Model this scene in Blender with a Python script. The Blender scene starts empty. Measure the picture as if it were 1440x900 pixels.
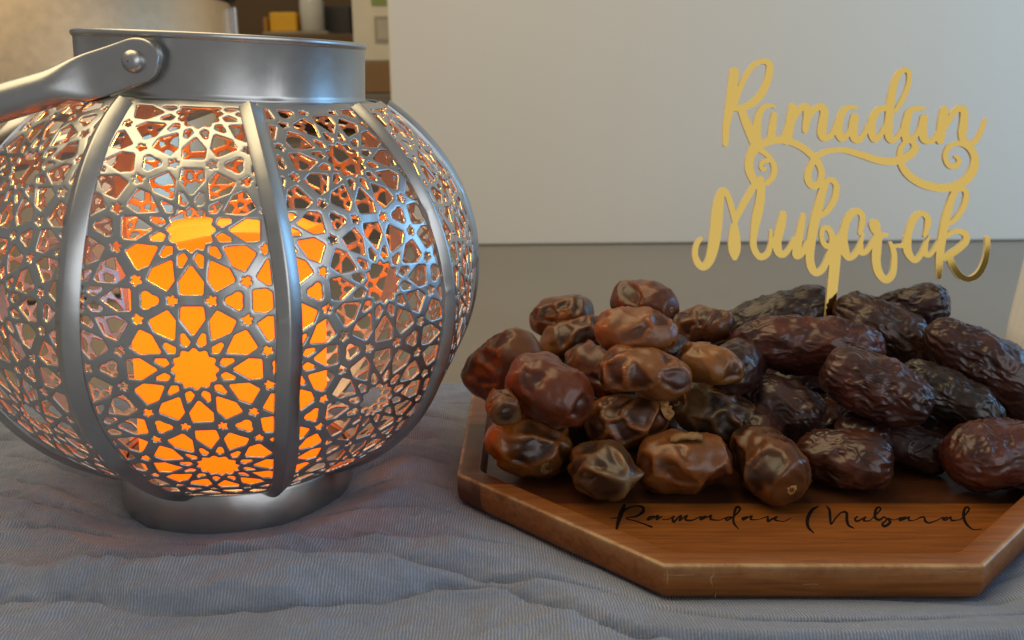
import bpy, bmesh, math, random
import numpy as np
from mathutils import Matrix, Vector
random.seed(7); RNG = np.random.default_rng(11)

# ------------------------------------------------------------------ camera, light, exposure
H = 0.145                                   # camera height above the table, metres
FPX, PITCH, ROLL = 1275.4, .2458, -.0087    # focal length in photo pixels, tilt down, roll
scene = bpy.context.scene
col = scene.collection
_c, _s = math.cos(ROLL), math.sin(ROLL)
FW = np.array([0, math.cos(PITCH), -math.sin(PITCH)])
_r0 = np.array([1., 0, 0]); _d0 = np.array([0, -math.sin(PITCH), -math.cos(PITCH)])
RT = _c*_r0 - _s*_d0; DN = _s*_r0 + _c*_d0
CAM = np.array([0, 0, H])
cd = bpy.data.cameras.new('camera'); cam = bpy.data.objects.new('camera', cd); col.objects.link(cam)
cd.sensor_width = 36; cd.lens = FPX/1440*36; cd.clip_start = .01; cd.clip_end = 50
M = Matrix.Identity(4)
for i in range(3):
    M[i][0] = RT[i]; M[i][1] = -DN[i]; M[i][2] = -FW[i]; M[i][3] = CAM[i]
cam.matrix_world = M
cd.dof.use_dof = True; cd.dof.focus_distance = .29; cd.dof.aperture_fstop = 20
scene.camera = cam

world = bpy.data.worlds.new('World'); scene.world = world; world.use_nodes = True
bg = world.node_tree.nodes['Background']; bg.inputs[0].default_value = (.95, .93, .90, 1); bg.inputs[1].default_value = .21

def area(name, loc, target, sx, sy, watts, color):
    l = bpy.data.lights.new(name, 'AREA'); l.shape = 'RECTANGLE'; l.size = sx; l.size_y = sy; l.energy = watts; l.color = color
    o = bpy.data.objects.new(name, l); col.objects.link(o); o.location = loc
    o.rotation_euler = (Vector(target)-Vector(loc)).to_track_quat('-Z', 'Y').to_euler()
    return o
wl = area('window_light', (.72, -.60, .42), (.10, .45, .05), 1.35, .62, 3.8, (.92, .96, 1.0))
wl.rotation_euler = (wl.rotation_euler.to_matrix() @ Matrix.Rotation(math.radians(26.6), 3, 'Z')).to_euler()
area('side_window_light', (1.02, .52, .34), (.56, .90, .20), .5, .5, 3.1, (.22, .56, 1.0))
area('ceiling_light', (-.42, .45, 1.10), (-.02, .52, 0), 1.1, 1.1, 9.0, (1.0, .77, .42))

vs = scene.view_settings; vs.view_transform = 'Standard'; vs.look = 'None'; vs.exposure = .2; vs.gamma = 1
scene.cycles.use_denoising = True; scene.cycles.max_bounces = 8; scene.cycles.glossy_bounces = 5
scene.cycles.sample_clamp_indirect = 6

# ------------------------------------------------------------------ helpers
def ray(x, y): return FW + RT*(x-720)/FPX + DN*(y-450)/FPX
def on_z(x, y, z=0.):
    d = ray(x, y); return CAM + d*((z-H)/d[2])
def on_y(x, y, Y):
    d = ray(x, y); return CAM + d*(Y/d[1])
def link(o, parent=None):
    col.objects.link(o)
    if parent is not None: o.parent = parent
    return o
def tag(o, label, cat, group=None):
    o['label'] = label; o['category'] = cat
    if group: o['group'] = group
    return o
def empty(name, loc=(0, 0, 0)):
    o = bpy.data.objects.new(name, None); o.empty_display_size = .01; o.location = loc; return link(o)
def mesh(name, V, faces, mat=None, parent=None, smooth=True, attrs=None):
    """V (n,3); faces: list of int arrays (m,k) or lists of tuples"""
    me = bpy.data.meshes.new(name)
    V = np.asarray(V, np.float32)
    arrs = [np.asarray(f, np.int32) for f in faces if len(f)]
    arrs = [a.reshape(len(a), -1) for a in arrs]
    loops = np.concatenate([a.ravel() for a in arrs])
    cnt = np.concatenate([np.full(len(a), a.shape[1], np.int32) for a in arrs])
    start = np.concatenate([[0], np.cumsum(cnt)[:-1]]).astype(np.int32)
    me.vertices.add(len(V)); me.vertices.foreach_set('co', V.ravel())
    me.loops.add(len(loops)); me.loops.foreach_set('vertex_index', loops)
    me.polygons.add(len(cnt)); me.polygons.foreach_set('loop_start', start)
    me.polygons.foreach_set('use_smooth', np.full(len(cnt), smooth, bool))
    me.update(calc_edges=True)
    for k, (typ, arr) in (attrs or {}).items():
        a = me.attributes.new(k, typ, 'POINT')
        a.data.foreach_set('color' if typ == 'FLOAT_COLOR' else 'value', np.asarray(arr, np.float32).ravel())
    if mat: me.materials.append(mat)
    return link(bpy.data.objects.new(name, me), parent)
def sharp(o, deg=35):
    me = o.data
    me.set_sharp_from_angle(angle=math.radians(deg)); return o
def lathe(prof, n=96, closed=False):
    """prof list of (r,z); returns V, faces"""
    P = np.array(prof, float); k = len(P); a = np.linspace(0, 2*np.pi, n, endpoint=False)
    V = np.stack([np.outer(P[:, 0], np.sin(a)), -np.outer(P[:, 0], np.cos(a)), np.repeat(P[:, 1:2], n, 1)], 2).reshape(-1, 3)
    m = k if closed else k-1
    i = np.arange(m)[:, None]; j = np.arange(n)[None]
    i2 = (i+1) % k; j2 = (j+1) % n
    F = np.stack([i*n+j+0*j, i*n+j2, i2*n+j2, i2*n+j], 2).reshape(-1, 4)
    return V, [F]
def box(x0, x1, y0, y1, z0, z1):
    V = [(x, y, z) for x in (x0, x1) for y in (y0, y1) for z in (z0, z1)]
    F = [(0, 1, 3, 2), (4, 6, 7, 5), (0, 4, 5, 1), (2, 3, 7, 6), (0, 2, 6, 4), (1, 5, 7, 3)]
    return np.array(V, float), [F]
def bevel(o, w, seg=2):
    m = o.modifiers.new('bevel', 'BEVEL'); m.width = w; m.segments = seg; m.limit_method = 'ANGLE'; return o
def perlin(P, seed=0):
    P = np.asarray(P, float); I = np.floor(P).astype(np.int64); f = P-I; u = f*f*f*(f*(f*6-15)+10)
    def grad(ix, iy, iz):
        h = (ix*374761393 + iy*668265263 + iz*2147483647 + seed*974634777) & 0xffffffff
        h = ((h ^ (h >> 13))*1274126177) & 0xffffffff; h = h ^ (h >> 16)
        a = (h & 0xffff)/65535.*2*np.pi; z = ((h >> 16) & 0xffff)/65535.*2-1; s = np.sqrt(1-z*z)
        return s*np.cos(a), s*np.sin(a), z
    out = 0
    for dx in (0, 1):
        for dy in (0, 1):
            for dz in (0, 1):
                g = grad(I[:, 0]+dx, I[:, 1]+dy, I[:, 2]+dz)
                d = g[0]*(f[:, 0]-dx)+g[1]*(f[:, 1]-dy)+g[2]*(f[:, 2]-dz)
                w = (u[:, 0] if dx else 1-u[:, 0])*(u[:, 1] if dy else 1-u[:, 1])*(u[:, 2] if dz else 1-u[:, 2])
                out = out+w*d
    return out*1.5
def fbm(P, seed=0, o=3):
    v = 0; a = 1.; P = np.asarray(P, float)
    for k in range(o): v = v+a*perlin(P*2**k, seed+k*17); a *= .5
    return v
def sstep(a, b, x):
    t = np.clip((x-a)/(b-a), 0, 1); return t*t*(3-2*t)
def poly_sdf(px, py, poly):
    poly = np.asarray(poly, float); n = len(poly); d = np.full(px.shape, 1e9); s = np.ones(px.shape)
    for i in range(n):
        a = poly[i]; b = poly[i-1]; e = b-a; wx = px-a[0]; wy = py-a[1]
        t = np.clip((wx*e[0]+wy*e[1])/(e@e), 0, 1)
        d = np.minimum(d, (wx-e[0]*t)**2+(wy-e[1]*t)**2)
        c1 = py >= a[1]; c2 = py < b[1]; c3 = e[0]*wy > e[1]*wx
        s = np.where((c1 & c2 & c3) | (~c1 & ~c2 & ~c3), -s, s)
    return s*np.sqrt(d)
def marching(Fd, xs, ys):
    """solid where Fd>0 on grid Fd[j,i]; returns points (n,2), face arrays, boundary segments"""
    ny, nx = Fd.shape; ins = Fd > 0
    nid = -np.ones((ny, nx), np.int64); k = ins.sum(); nid[ins] = np.arange(k)
    X, Y = np.meshgrid(xs, ys); pts = [np.stack([X[ins], Y[ins]], 1)]
    hc = ins[:, :-1] != ins[:, 1:]; he = -np.ones(hc.shape, np.int64); he[hc] = k+np.arange(hc.sum()); k += hc.sum()
    t = np.clip((Fd[:, :-1]/(Fd[:, :-1]-Fd[:, 1:]+1e-15))[hc], .04, .96)
    pts.append(np.stack([X[:, :-1][hc]+t*(X[:, 1:]-X[:, :-1])[hc], Y[:, :-1][hc]], 1))
    vc = ins[:-1] != ins[1:]; ve = -np.ones(vc.shape, np.int64); ve[vc] = k+np.arange(vc.sum()); k += vc.sum()
    t = np.clip((Fd[:-1]/(Fd[:-1]-Fd[1:]+1e-15))[vc], .04, .96)
    pts.append(np.stack([X[:-1][vc], Y[:-1][vc]+t*(Y[1:]-Y[:-1])[vc]], 1))
    cs = [ins[:-1, :-1], ins[:-1, 1:], ins[1:, 1:], ins[1:, :-1]]
    cn = [nid[:-1, :-1], nid[:-1, 1:], nid[1:, 1:], nid[1:, :-1]]
    ce = [he[:-1], ve[:, 1:], he[1:], ve[:, :-1]]
    case = cs[0]*1+cs[1]*2+cs[2]*4+cs[3]*8
    faces = []; segs = []
    for c in range(1, 16):
        m = case == c
        if not m.any(): continue
        seq = []; kinds = []
        for i in range(4):
            if c >> i & 1: seq.append(cn[i][m]); kinds.append('n')
            if (c >> i & 1) != (c >> ((i+1) % 4) & 1): seq.append(ce[i][m]); kinds.append('out' if c >> i & 1 else 'in')
        faces.append(np.stack(seq, 1))
        for i in range(len(seq)):
            if kinds[i] == 'out':
                segs.append(np.stack([seq[i], seq[(i+1) % len(seq)]], 1))
    return np.concatenate(pts), faces, (np.concatenate(segs) if segs else np.zeros((0, 2), int))

# ------------------------------------------------------------------ materials
class NT:
    def __init__(s, name):
        s.m = bpy.data.materials.new(name); s.m.use_nodes = True; s.t = s.m.node_tree; s.n = s.t.nodes
        s.p = s.n['Principled BSDF']; s.out = s.n['Material Output']
    def a(s, typ, **kw):
        n = s.n.new(typ)
        for k, v in kw.items():
            if k.startswith('i_'): n.inputs[k[2:].replace('_', ' ')].default_value = v
            else: setattr(n, k, v)
        return n
    def l(s, a, b): s.t.links.new(a, b)
    def obj(s): return s.a('ShaderNodeTexCoord').outputs['Object']
    def mapped(s, scale, loc=(0, 0, 0)):
        m = s.a('ShaderNodeMapping'); s.l(s.obj(), m.inputs[0]); m.inputs['Scale'].default_value = scale; m.inputs['Location'].default_value = loc; return m.outputs[0]
    def noise(s, vec, scale, detail=3, rough=.55, dist=0):
        n = s.a('ShaderNodeTexNoise'); s.l(vec, n.inputs['Vector']); n.inputs['Scale'].default_value = scale; n.inputs['Detail'].default_value = detail
        n.inputs['Roughness'].default_value = rough; n.inputs['Distortion'].default_value = dist; return n.outputs['Fac']
    def ramp(s, fac, stops):
        r = s.a('ShaderNodeValToRGB'); s.l(fac, r.inputs[0]); e = r.color_ramp.elements
        while len(e) < len(stops): e.new(.5)
        for el, (p, c) in zip(e, stops): el.position = p; el.color = (*c, 1) if len(c) == 3 else c
        return r.outputs[0]
    def mix(s, fac, a, b, mode='MIX'):
        m = s.a('ShaderNodeMix', data_type='RGBA', blend_type=mode)
        for sock, v in ((m.inputs[0], fac), (m.inputs[6], a), (m.inputs[7], b)):
            if hasattr(v, 'is_linked') or hasattr(v, 'links'): s.l(v, sock)
            else: sock.default_value = v if not isinstance(v, tuple) else (*v, 1)[:4]
        return m.outputs[2]
    def math(s, op, a, b=0.):
        m = s.a('ShaderNodeMath', operation=op)
        for sock, v in ((m.inputs[0], a), (m.inputs[1], b)):
            if hasattr(v, 'links'): s.l(v, sock)
            else: sock.default_value = v
        return m.outputs[0]
    def bump(s, h, strength, dist, prev=None):
        b = s.a('ShaderNodeBump'); s.l(h, b.inputs['Height']); b.inputs['Strength'].default_value = strength; b.inputs['Distance'].default_value = dist
        if prev is not None: s.l(prev, b.inputs['Normal'])
        return b.outputs[0]
    def set(s, **kw):
        for k, v in kw.items():
            sock = s.p.inputs[k.replace('_', ' ')]
            if hasattr(v, 'links'): s.l(v, sock)
            else: sock.default_value = (*v, 1) if isinstance(v, tuple) and len(v) == 3 and sock.type == 'RGBA' else v
        return s
def range_(t, fac, lo, hi):
    r = t.a('ShaderNodeMapRange'); t.l(fac, r.inputs[0]); r.inputs[3].default_value = lo; r.inputs[4].default_value = hi; return r.outputs[0]

def m_metal(name, base, r0, r1, bump=.05):
    t = NT(name); v = t.obj(); n = t.noise(v, 160, 4); n2 = t.noise(v, 900, 2)
    t.set(Base_Color=t.mix(n, tuple(c*.9 for c in base), tuple(min(1, c*1.08) for c in base)), Metallic=1., Roughness=range_(t, n, r0, r1))
    t.set(Normal=t.bump(n2, bump, .0002, t.bump(t.noise(v, 70, 2), .25, .0006)))
    return t.m
MAT_METAL = m_metal('silver_metal', (.50, .502, .498), .27, .40)
MAT_PANEL = m_metal('pierced_metal', (.54, .542, .535), .27, .40)
MAT_POT = m_metal('brushed_pot_metal', (.80, .63, .43), .34, .48)
MAT_GOLD = NT('gold_mirror_acrylic').set(Base_Color=(.345, .230, .060), Metallic=1., Roughness=.06).m
MAT_GOLD_EDGE = NT('pale_acrylic_edge').set(Base_Color=(.85, .70, .36), Roughness=.25).m

def m_candle():
    t = NT('glowing_candle_wax'); n = t.noise(t.obj(), 40, 3)
    sp = t.a('ShaderNodeSeparateXYZ'); t.l(t.obj(), sp.inputs[0])
    hz = t.ramp(t.math('MULTIPLY', sp.outputs[2], 11.), [(0., (.2, .2, .2)), (.55, (1, 1, 1)), (.8, (.9, .9, .9)), (1., (.25, .25, .25))])
    t.set(Base_Color=(.30, .06, .006), Roughness=.6, Emission_Color=t.mix(hz, t.mix(n, (1., .098, .0), (1., .115, .001)), (1., .135, .002)), Emission_Strength=range_(t, hz, 1.6, 2.1))
    return t.m
MAT_CANDLE = m_candle()

def m_cloth():
    t = NT('crinkled_muslin'); v = t.obj()
    w = t.a('ShaderNodeTexWave', wave_type='BANDS', bands_direction='X'); t.l(v, w.inputs['Vector'])
    w.inputs['Scale'].default_value = 2*math.pi/(20*.00092); w.inputs['Distortion'].default_value = 4.5; w.inputs['Detail'].default_value = 2
    w.inputs['Detail Scale'].default_value = .6; w.inputs['Detail Roughness'].default_value = .6
    f = t.noise(t.mapped((1, 2.2, 1)), 26, 4); fine = t.noise(t.mapped((1, .6, 1)), 1500, 2)
    mask = t.math('MULTIPLY', range_(t, t.noise(v, 24, 3), -.35, 1.35), range_(t, t.noise(t.mapped((1, .5, 1)), 420, 2), .2, 1.3))
    wv = t.math('MULTIPLY', w.outputs['Fac'], mask)
    cr = t.noise(t.mapped((.7, 2.2, 1)), 190, 4, .6, .8)
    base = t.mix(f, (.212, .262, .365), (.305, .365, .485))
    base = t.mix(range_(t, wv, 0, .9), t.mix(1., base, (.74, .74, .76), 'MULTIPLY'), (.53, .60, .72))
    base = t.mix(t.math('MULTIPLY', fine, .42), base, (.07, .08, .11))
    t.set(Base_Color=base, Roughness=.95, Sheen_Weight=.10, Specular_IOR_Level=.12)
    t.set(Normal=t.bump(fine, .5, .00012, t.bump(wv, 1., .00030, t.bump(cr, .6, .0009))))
    return t.m
MAT_CLOTH = m_cloth()

def m_wood(name, light, dark, offs):
    t = NT(name); v = t.mapped((6, 60, 60), offs)
    g = t.noise(v, 4.2, 5, .6, .6); g2 = t.noise(t.mapped((7, 130, 130), offs), 5, 5, .68, .4); big = t.noise(t.mapped((3, 14, 14), offs), 4, 2)
    c = t.mix(range_(t, g, -.25, 1.2), dark, light)
    c = t.mix(range_(t, t.ramp(g2, [(.42, (0, 0, 0)), (.70, (1, 1, 1))]), 0, .75), c, tuple(x*.42 for x in dark))
    c = t.mix(t.math('MULTIPLY', big, .35), c, tuple(x*1.25 for x in light))
    at = t.a('ShaderNodeAttribute', attribute_name='wear'); wn = t.ramp(t.noise(t.mapped((1, 1, 1)), 55, 6, .7), [(.38, (.05, .05, .05)), (.60, (1, 1, 1))])
    c = t.mix(t.math('MULTIPLY', at.outputs['Fac'], wn), c, (.46, .30, .15))
    t.set(Base_Color=c, Roughness=range_(t, g2, .32, .46), Specular_IOR_Level=.38, Normal=t.bump(g2, .12, .0004))
    return t.m
WOODS = [m_wood('acacia_wood_light', (.315, .104, .019), (.125, .037, .007), (0, 0, 0)),
         m_wood('acacia_wood_dark', (.105, .036, .013), (.055, .018, .007), (3, 1, 2)),
         m_wood('acacia_wood_mid', (.20, .078, .026), (.105, .036, .011), (5, 7, 1)),
         m_wood('acacia_wood_rear', (.22, .088, .028), (.115, .038, .012), (9, 3, 4))]
def plain(name, c, rough=.6, var=.12, scale=30, spec=.4, metal=0.):
    t = NT(name); n = t.noise(t.obj(), scale, 3)
    t.set(Base_Color=t.mix(n, tuple(x*(1-var) for x in c), tuple(min(1, x*(1+var)) for x in c)), Roughness=rough, Specular_IOR_Level=spec, Metallic=metal,
          Normal=t.bump(t.noise(t.obj(), scale*12, 2), .06, .001)); return t.m
MAT_TABLE = plain('greige_table_top', (.185, .165, .135), .30, .10, 7)
MAT_WHITE = plain('white_lacquer', (.72, .675, .575), .5, .03, 4)
MAT_BURN = plain('burnt_engraving', (.008, .004, .003), .9, spec=.1)
MAT_CALYX = plain('dry_calyx', (.36, .17, .045), .55, .5, 700)
MAT_STEM = plain('dry_stem', (.20, .11, .04), .6, .4, 700)

def m_date(name, rough0, rough1, fine_scale, fine, coat, ridged=False, ssw=.05):
    t = NT(name); at = t.a('ShaderNodeAttribute', attribute_name='skin')
    n = t.noise(t.obj(), 420, 5, .65); n2 = t.noise(t.obj(), fine_scale, 4, .6, .8)
    c = t.mix(n, (.62, .60, .60), (1.3, 1.25, 1.2)); c = t.mix(1.0, at.outputs['Color'], c, 'MULTIPLY')
    nb = t.bump(n2, fine, .0006)
    if ridged:
        rg = t.a('ShaderNodeTexNoise', noise_type='RIDGED_MULTIFRACTAL'); t.l(t.mapped((.35, 1, 1)), rg.inputs['Vector'])
        for k_, v_ in (('Scale', 230), ('Detail', 1.5), ('Roughness', .5), ('Distortion', 1.2)): rg.inputs[k_].default_value = v_
        nb = t.bump(rg.outputs[0], .14, .0008, nb)
    t.set(Base_Color=c, Roughness=range_(t, n, rough0, rough1), Coat_Weight=coat, Coat_Roughness=.18, Specular_IOR_Level=.45,
          Subsurface_Weight=ssw, Subsurface_Radius=(.004, .0013, .0004), Subsurface_Scale=1.0, Normal=nb)
    return t.m
MAT_CARAMEL = m_date('glossy_date_skin', .25, .44, 500, .16, .18, False, .40)
MAT_MEDJOOL = m_date('wrinkled_date_skin', .25, .42, 900, .12, .18, True)

# ------------------------------------------------------------------ table and runner
V, F = box(-1.6, 1.6, .11, .96, -.036, -.006)
o = bevel(mesh('tabletop', V, F, MAT_TABLE, smooth=False), .002); o['kind'] = 'structure'

S8 = .0919; TC = np.array([.0915, .3473]); TROT = -.0208; TZ = .0118; APO = S8*1.2071
def tray_local(P):
    d = np.asarray(P)[..., :2]-TC; c, s = math.cos(-TROT), math.sin(-TROT)
    return np.stack([c*d[..., 0]-s*d[..., 1], s*d[..., 0]+c*d[..., 1]], -1)
def oct_d(q):     # signed distance-ish to the octagon outline, negative inside
    a = np.abs(q); return np.maximum(np.maximum(a[..., 0], a[..., 1]), (a[..., 0]+a[..., 1])/math.sqrt(2))-APO
LAN = np.array([-.7196*H, 2.2257*H])

CRESTS = [  # fold crests of the gauze, near to far: photo polylines (read against the table), height mm
    ([(-60, 960), (400, 950), (800, 966), (1100, 975), (1500, 960)], 4.0),
    ([(-60, 868), (60, 858), (160, 866), (300, 880), (420, 872), (520, 858), (620, 842), (700, 846), (800, 880), (900, 912), (1100, 930), (1500, 930)], 3.2),
    ([(-60, 806), (0, 806), (124, 803), (249, 807), (391, 800), (489, 799), (560, 800), (640, 803), (740, 812), (800, 812), (870, 822), (960, 848), (1040, 862), (1200, 868), (1340, 862), (1440, 850), (1500, 846)], 7.0),
    ([(-60, 746), (0, 744), (100, 748), (180, 757), (300, 767), (400, 771), (480, 768), (560, 765), (640, 761), (720, 757), (1380, 832), (1440, 826), (1500, 818)], 6.0),
    ([(-60, 712), (60, 716), (170, 728), (498, 723), (560, 717), (640, 717), (700, 715), (1400, 800), (1500, 780)], 4.6),
    ([(-60, 674), (20, 684), (89, 696), (178, 714), (500, 684), (570, 678), (650, 676), (1420, 760), (1500, 745)], 4.4),
    ([(-60, 650), (60, 660), (150, 682), (500, 656), (560, 650), (650, 648), (1440, 730), (1500, 715)], 3.4),
    ([(-60, 622), (60, 634), (150, 660), (520, 624), (580, 617), (655, 614), (1440, 690), (1500, 676)], 3.8),
    ([(-60, 600), (100, 622), (540, 598), (660, 591), (1500, 640)], 2.8),
    ([(-60, 576), (100, 590), (560, 574), (665, 568), (1500, 600)], 3.0),
    ([(-60, 556), (560, 552), (665, 549), (1500, 575)], 2.0),
]
def build_runner():
    xs = np.linspace(-.34, .50, 560); ys = np.concatenate([np.linspace(.115, .33, 330), np.linspace(.33, .452, 90)[1:]])
    X, Y = np.meshgrid(xs, ys); P = np.stack([X.ravel(), Y.ravel()], 1); P3 = np.c_[P, np.zeros(len(P))]
    z = .0011*fbm(P3*[9, 34, 1], 3, 3)
    rid = 1-np.abs(perlin(P3*[7, 42, 1]+perlin(P3*[14, 14, 1], 5)[:, None]*[.3, .9, 0], 9))*2
    z += .0030*np.clip(rid-.2, 0, 1)**2.2
    rid2 = 1-np.abs(perlin(P3*[16, 85, 1]+perlin(P3*[25, 25, 1], 15)[:, None]*[.3, 1.2, 0], 19))*2
    z += .0016*np.clip(rid2-.1, 0, 1)**2
    W3 = P3+np.c_[fbm(P3*[30, 30, 1], 71, 2), fbm(P3*[30, 30, 1], 72, 2), 0*z]*.010
    for sc_, am_, sd_ in (([46, 70, 1], .0020, 81), ([95, 120, 1], .0011, 82), ([28, 95, 1], .0018, 83), ([60, 160, 1], .0010, 84)):
        rr = np.clip(1-np.abs(perlin(W3*sc_, sd_))*2.6, 0, 1)**1.6
        z += am_*rr*np.clip(.5+1.3*perlin(P3*[12, 16, 1], sd_+7), 0, 1.3)
    z += .00035*fbm(P3*[60, 130, 1], 31, 2)
    warp = .0022*perlin(P3*[38, 30, 1], 21)
    prev = None; yy = P[:, 1]+warp
    for k, (pl, hmm) in enumerate(CRESTS):
        Q = np.array([on_z(a, b, hmm*.0012)[:2] for a, b in pl])
        yc = np.interp(P[:, 0], Q[:, 0], Q[:, 1])
        amp = 1.9*hmm/1000*np.clip(.85+.8*perlin(P3*[16, 0, 1]+[k*3.3, 0, 0], 60+k), .25, 1.5)
        if prev is not None:
            py, pa = prev; u = (yy-py)/np.maximum(yc-py, .003)
            inside = (u >= 0) & (u < 1)
            rise = amp*(1-(1-np.clip(u, 0, 1))**1.9)
            drop = pa*np.exp(-((yy-py)/.0013)**2)
            z = np.where(inside, z*.8+np.maximum(rise, drop)-.0016*np.exp(-((yy-py-.0035)/.0016)**2), z)
        prev = (yc, amp)
    # lies flat under what stands on it
    dt = oct_d(tray_local(P)); dl = np.hypot(P[:, 0]-LAN[0], P[:, 1]-LAN[1])-.0418
    dd = np.minimum(dt, dl); k = sstep(-.004, .016, dd)
    z = z*(.02+.98*k)-.0009*(1-sstep(-.006, .004, dd))-.0002
    z = np.minimum(z, .0003+.30*np.maximum(dd+.001, 0)+np.maximum(dd-.03, 0)*3)
    z = np.maximum(z, -.0045)
    edge = sstep(.440, .452, Y.ravel()); z = z*(1-edge)+edge*(-.0052+.001*perlin(P3*[40, 0, 1], 4))
    Yd = P[:, 1]+.004*perlin(P3*[11, 0, 1], 8)*edge
    ny, nx = X.shape; i = np.arange(ny-1)[:, None]*nx+np.arange(nx-1)[None]
    Fq = np.stack([i, i+1, i+nx+1, i+nx], 2).reshape(-1, 4)
    return mesh('table_runner', np.c_[P[:, 0], Yd, z], [Fq], MAT_CLOTH)
tag(build_runner(), 'crinkled blue grey muslin runner spread under the lantern and tray', 'cloth')

# ------------------------------------------------------------------ lantern
TX, TY = .0513, -.0182
ax = np.array([1, 0, -TX]); ax /= np.linalg.norm(ax); ay = np.array([0, 1, -TY]); ay /= np.linalg.norm(ay)
up = np.cross(ax, ay); up /= np.linalg.norm(up); ay = np.cross(up, ax)
lantern = empty('lantern')
Ml = Matrix.Identity(4)
for i in range(3): Ml[i][0] = ax[i]; Ml[i][1] = ay[i]; Ml[i][2] = up[i]
Ml[0][3], Ml[1][3], Ml[2][3] = LAN[0], LAN[1], .0001
lantern.matrix_world = Ml
tag(lantern, 'round pierced silver metal lantern with raised ribs and bail handle', 'lantern')

HB, HT = .106*H, .999*H
PR, PB, PM, PE = .610*H, .5232*H, .5715*H, 2.0651
def prof_r(h): return PR*np.clip(1-np.abs((h-PM)/PB)**PE, 1e-5, 1)**(1/PE)
_h = np.linspace(HB, HT, 800); _r = prof_r(_h); _arc = np.concatenate([[0], np.cumsum(np.hypot(np.diff(_h), np.diff(_r)))])
ARC = _arc[-1]
def twist(h):
    t = (h-HB)/(HT-HB)
    return 4*np.clip(1-t/.42, 0, 1)**1.6-2*np.clip((t-.55)/.45, 0, 1)**2
RIBS = [-51.0, -12.3, 25.7, 64.8, 104.5, 145.6, 186.7, 227.8, 268.9]
AL = .0388                                     # spacing of the rosettes
def pattern(x, y):
    """distance to the nearest cut-out (positive = metal); rosettes on a triangular lattice, neighbours along y"""
    u = x/AL; v = y/AL; best = np.full(u.shape, 1e9); bu = np.zeros(u.shape); bv = np.zeros(u.shape)
    c0 = np.round(u/(math.sqrt(3)/2))
    for dc in (-1, 0, 1):
        cc = c0+dc; sh = .5*(np.abs(cc) % 2); r0 = np.round(v-sh)
        for dr in (-1, 0, 1):
            du = u-cc*math.sqrt(3)/2; dv = v-(r0+dr+sh); d = du*du+dv*dv
            k = d < best; best = np.where(k, d, best); bu = np.where(k, du, bu); bv = np.where(k, dv, bv)
    r = np.sqrt(best); th = np.abs(np.arctan2(bu, bv))           # angle from the neighbour direction
    f12 = np.abs((th+math.pi/12) % (math.pi/6)-math.pi/12)       # 0..15 deg from a petal axis
    px, py = r*np.cos(f12), r*np.sin(f12)
    def rnd(p, rho): return poly_sdf(px, py, p)-rho
    d = rnd([(.270, 0), (.372, .071), (.446, .064), (.446, -.064), (.372, -.071)], .013)
    k15 = math.pi/12-f12; kx, ky = r*np.cos(k15), r*np.sin(k15)
    d = np.minimum(d, poly_sdf(kx, ky, [(.186, 0), (.208, .023), (.268, .006), (.268, -.006), (.208, -.023)])-.010)
    R = .151+.012*np.cos(th*12)*1.0; d = np.minimum(d, (r-R)*.92)
    sx, sy = kx-.5176, ky; sr = np.hypot(sx, sy); sa = np.arctan2(sy, sx)
    d = np.minimum(d, (sr-(.032+.010*np.cos(6*sa)))*.85)
    f6 = np.abs((th+math.pi/6) % (math.pi/3)-math.pi/6); cxp = math.pi/6-f6
    tx, ty = r*np.cos(cxp)-.5774, r*np.sin(cxp)
    tr = np.hypot(tx, ty); ta = np.arctan2(ty, tx)
    d = np.minimum(d, (tr-(.058+.012*np.cos(3*(ta)+math.pi*0)))*.9)
    return d*AL
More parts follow.
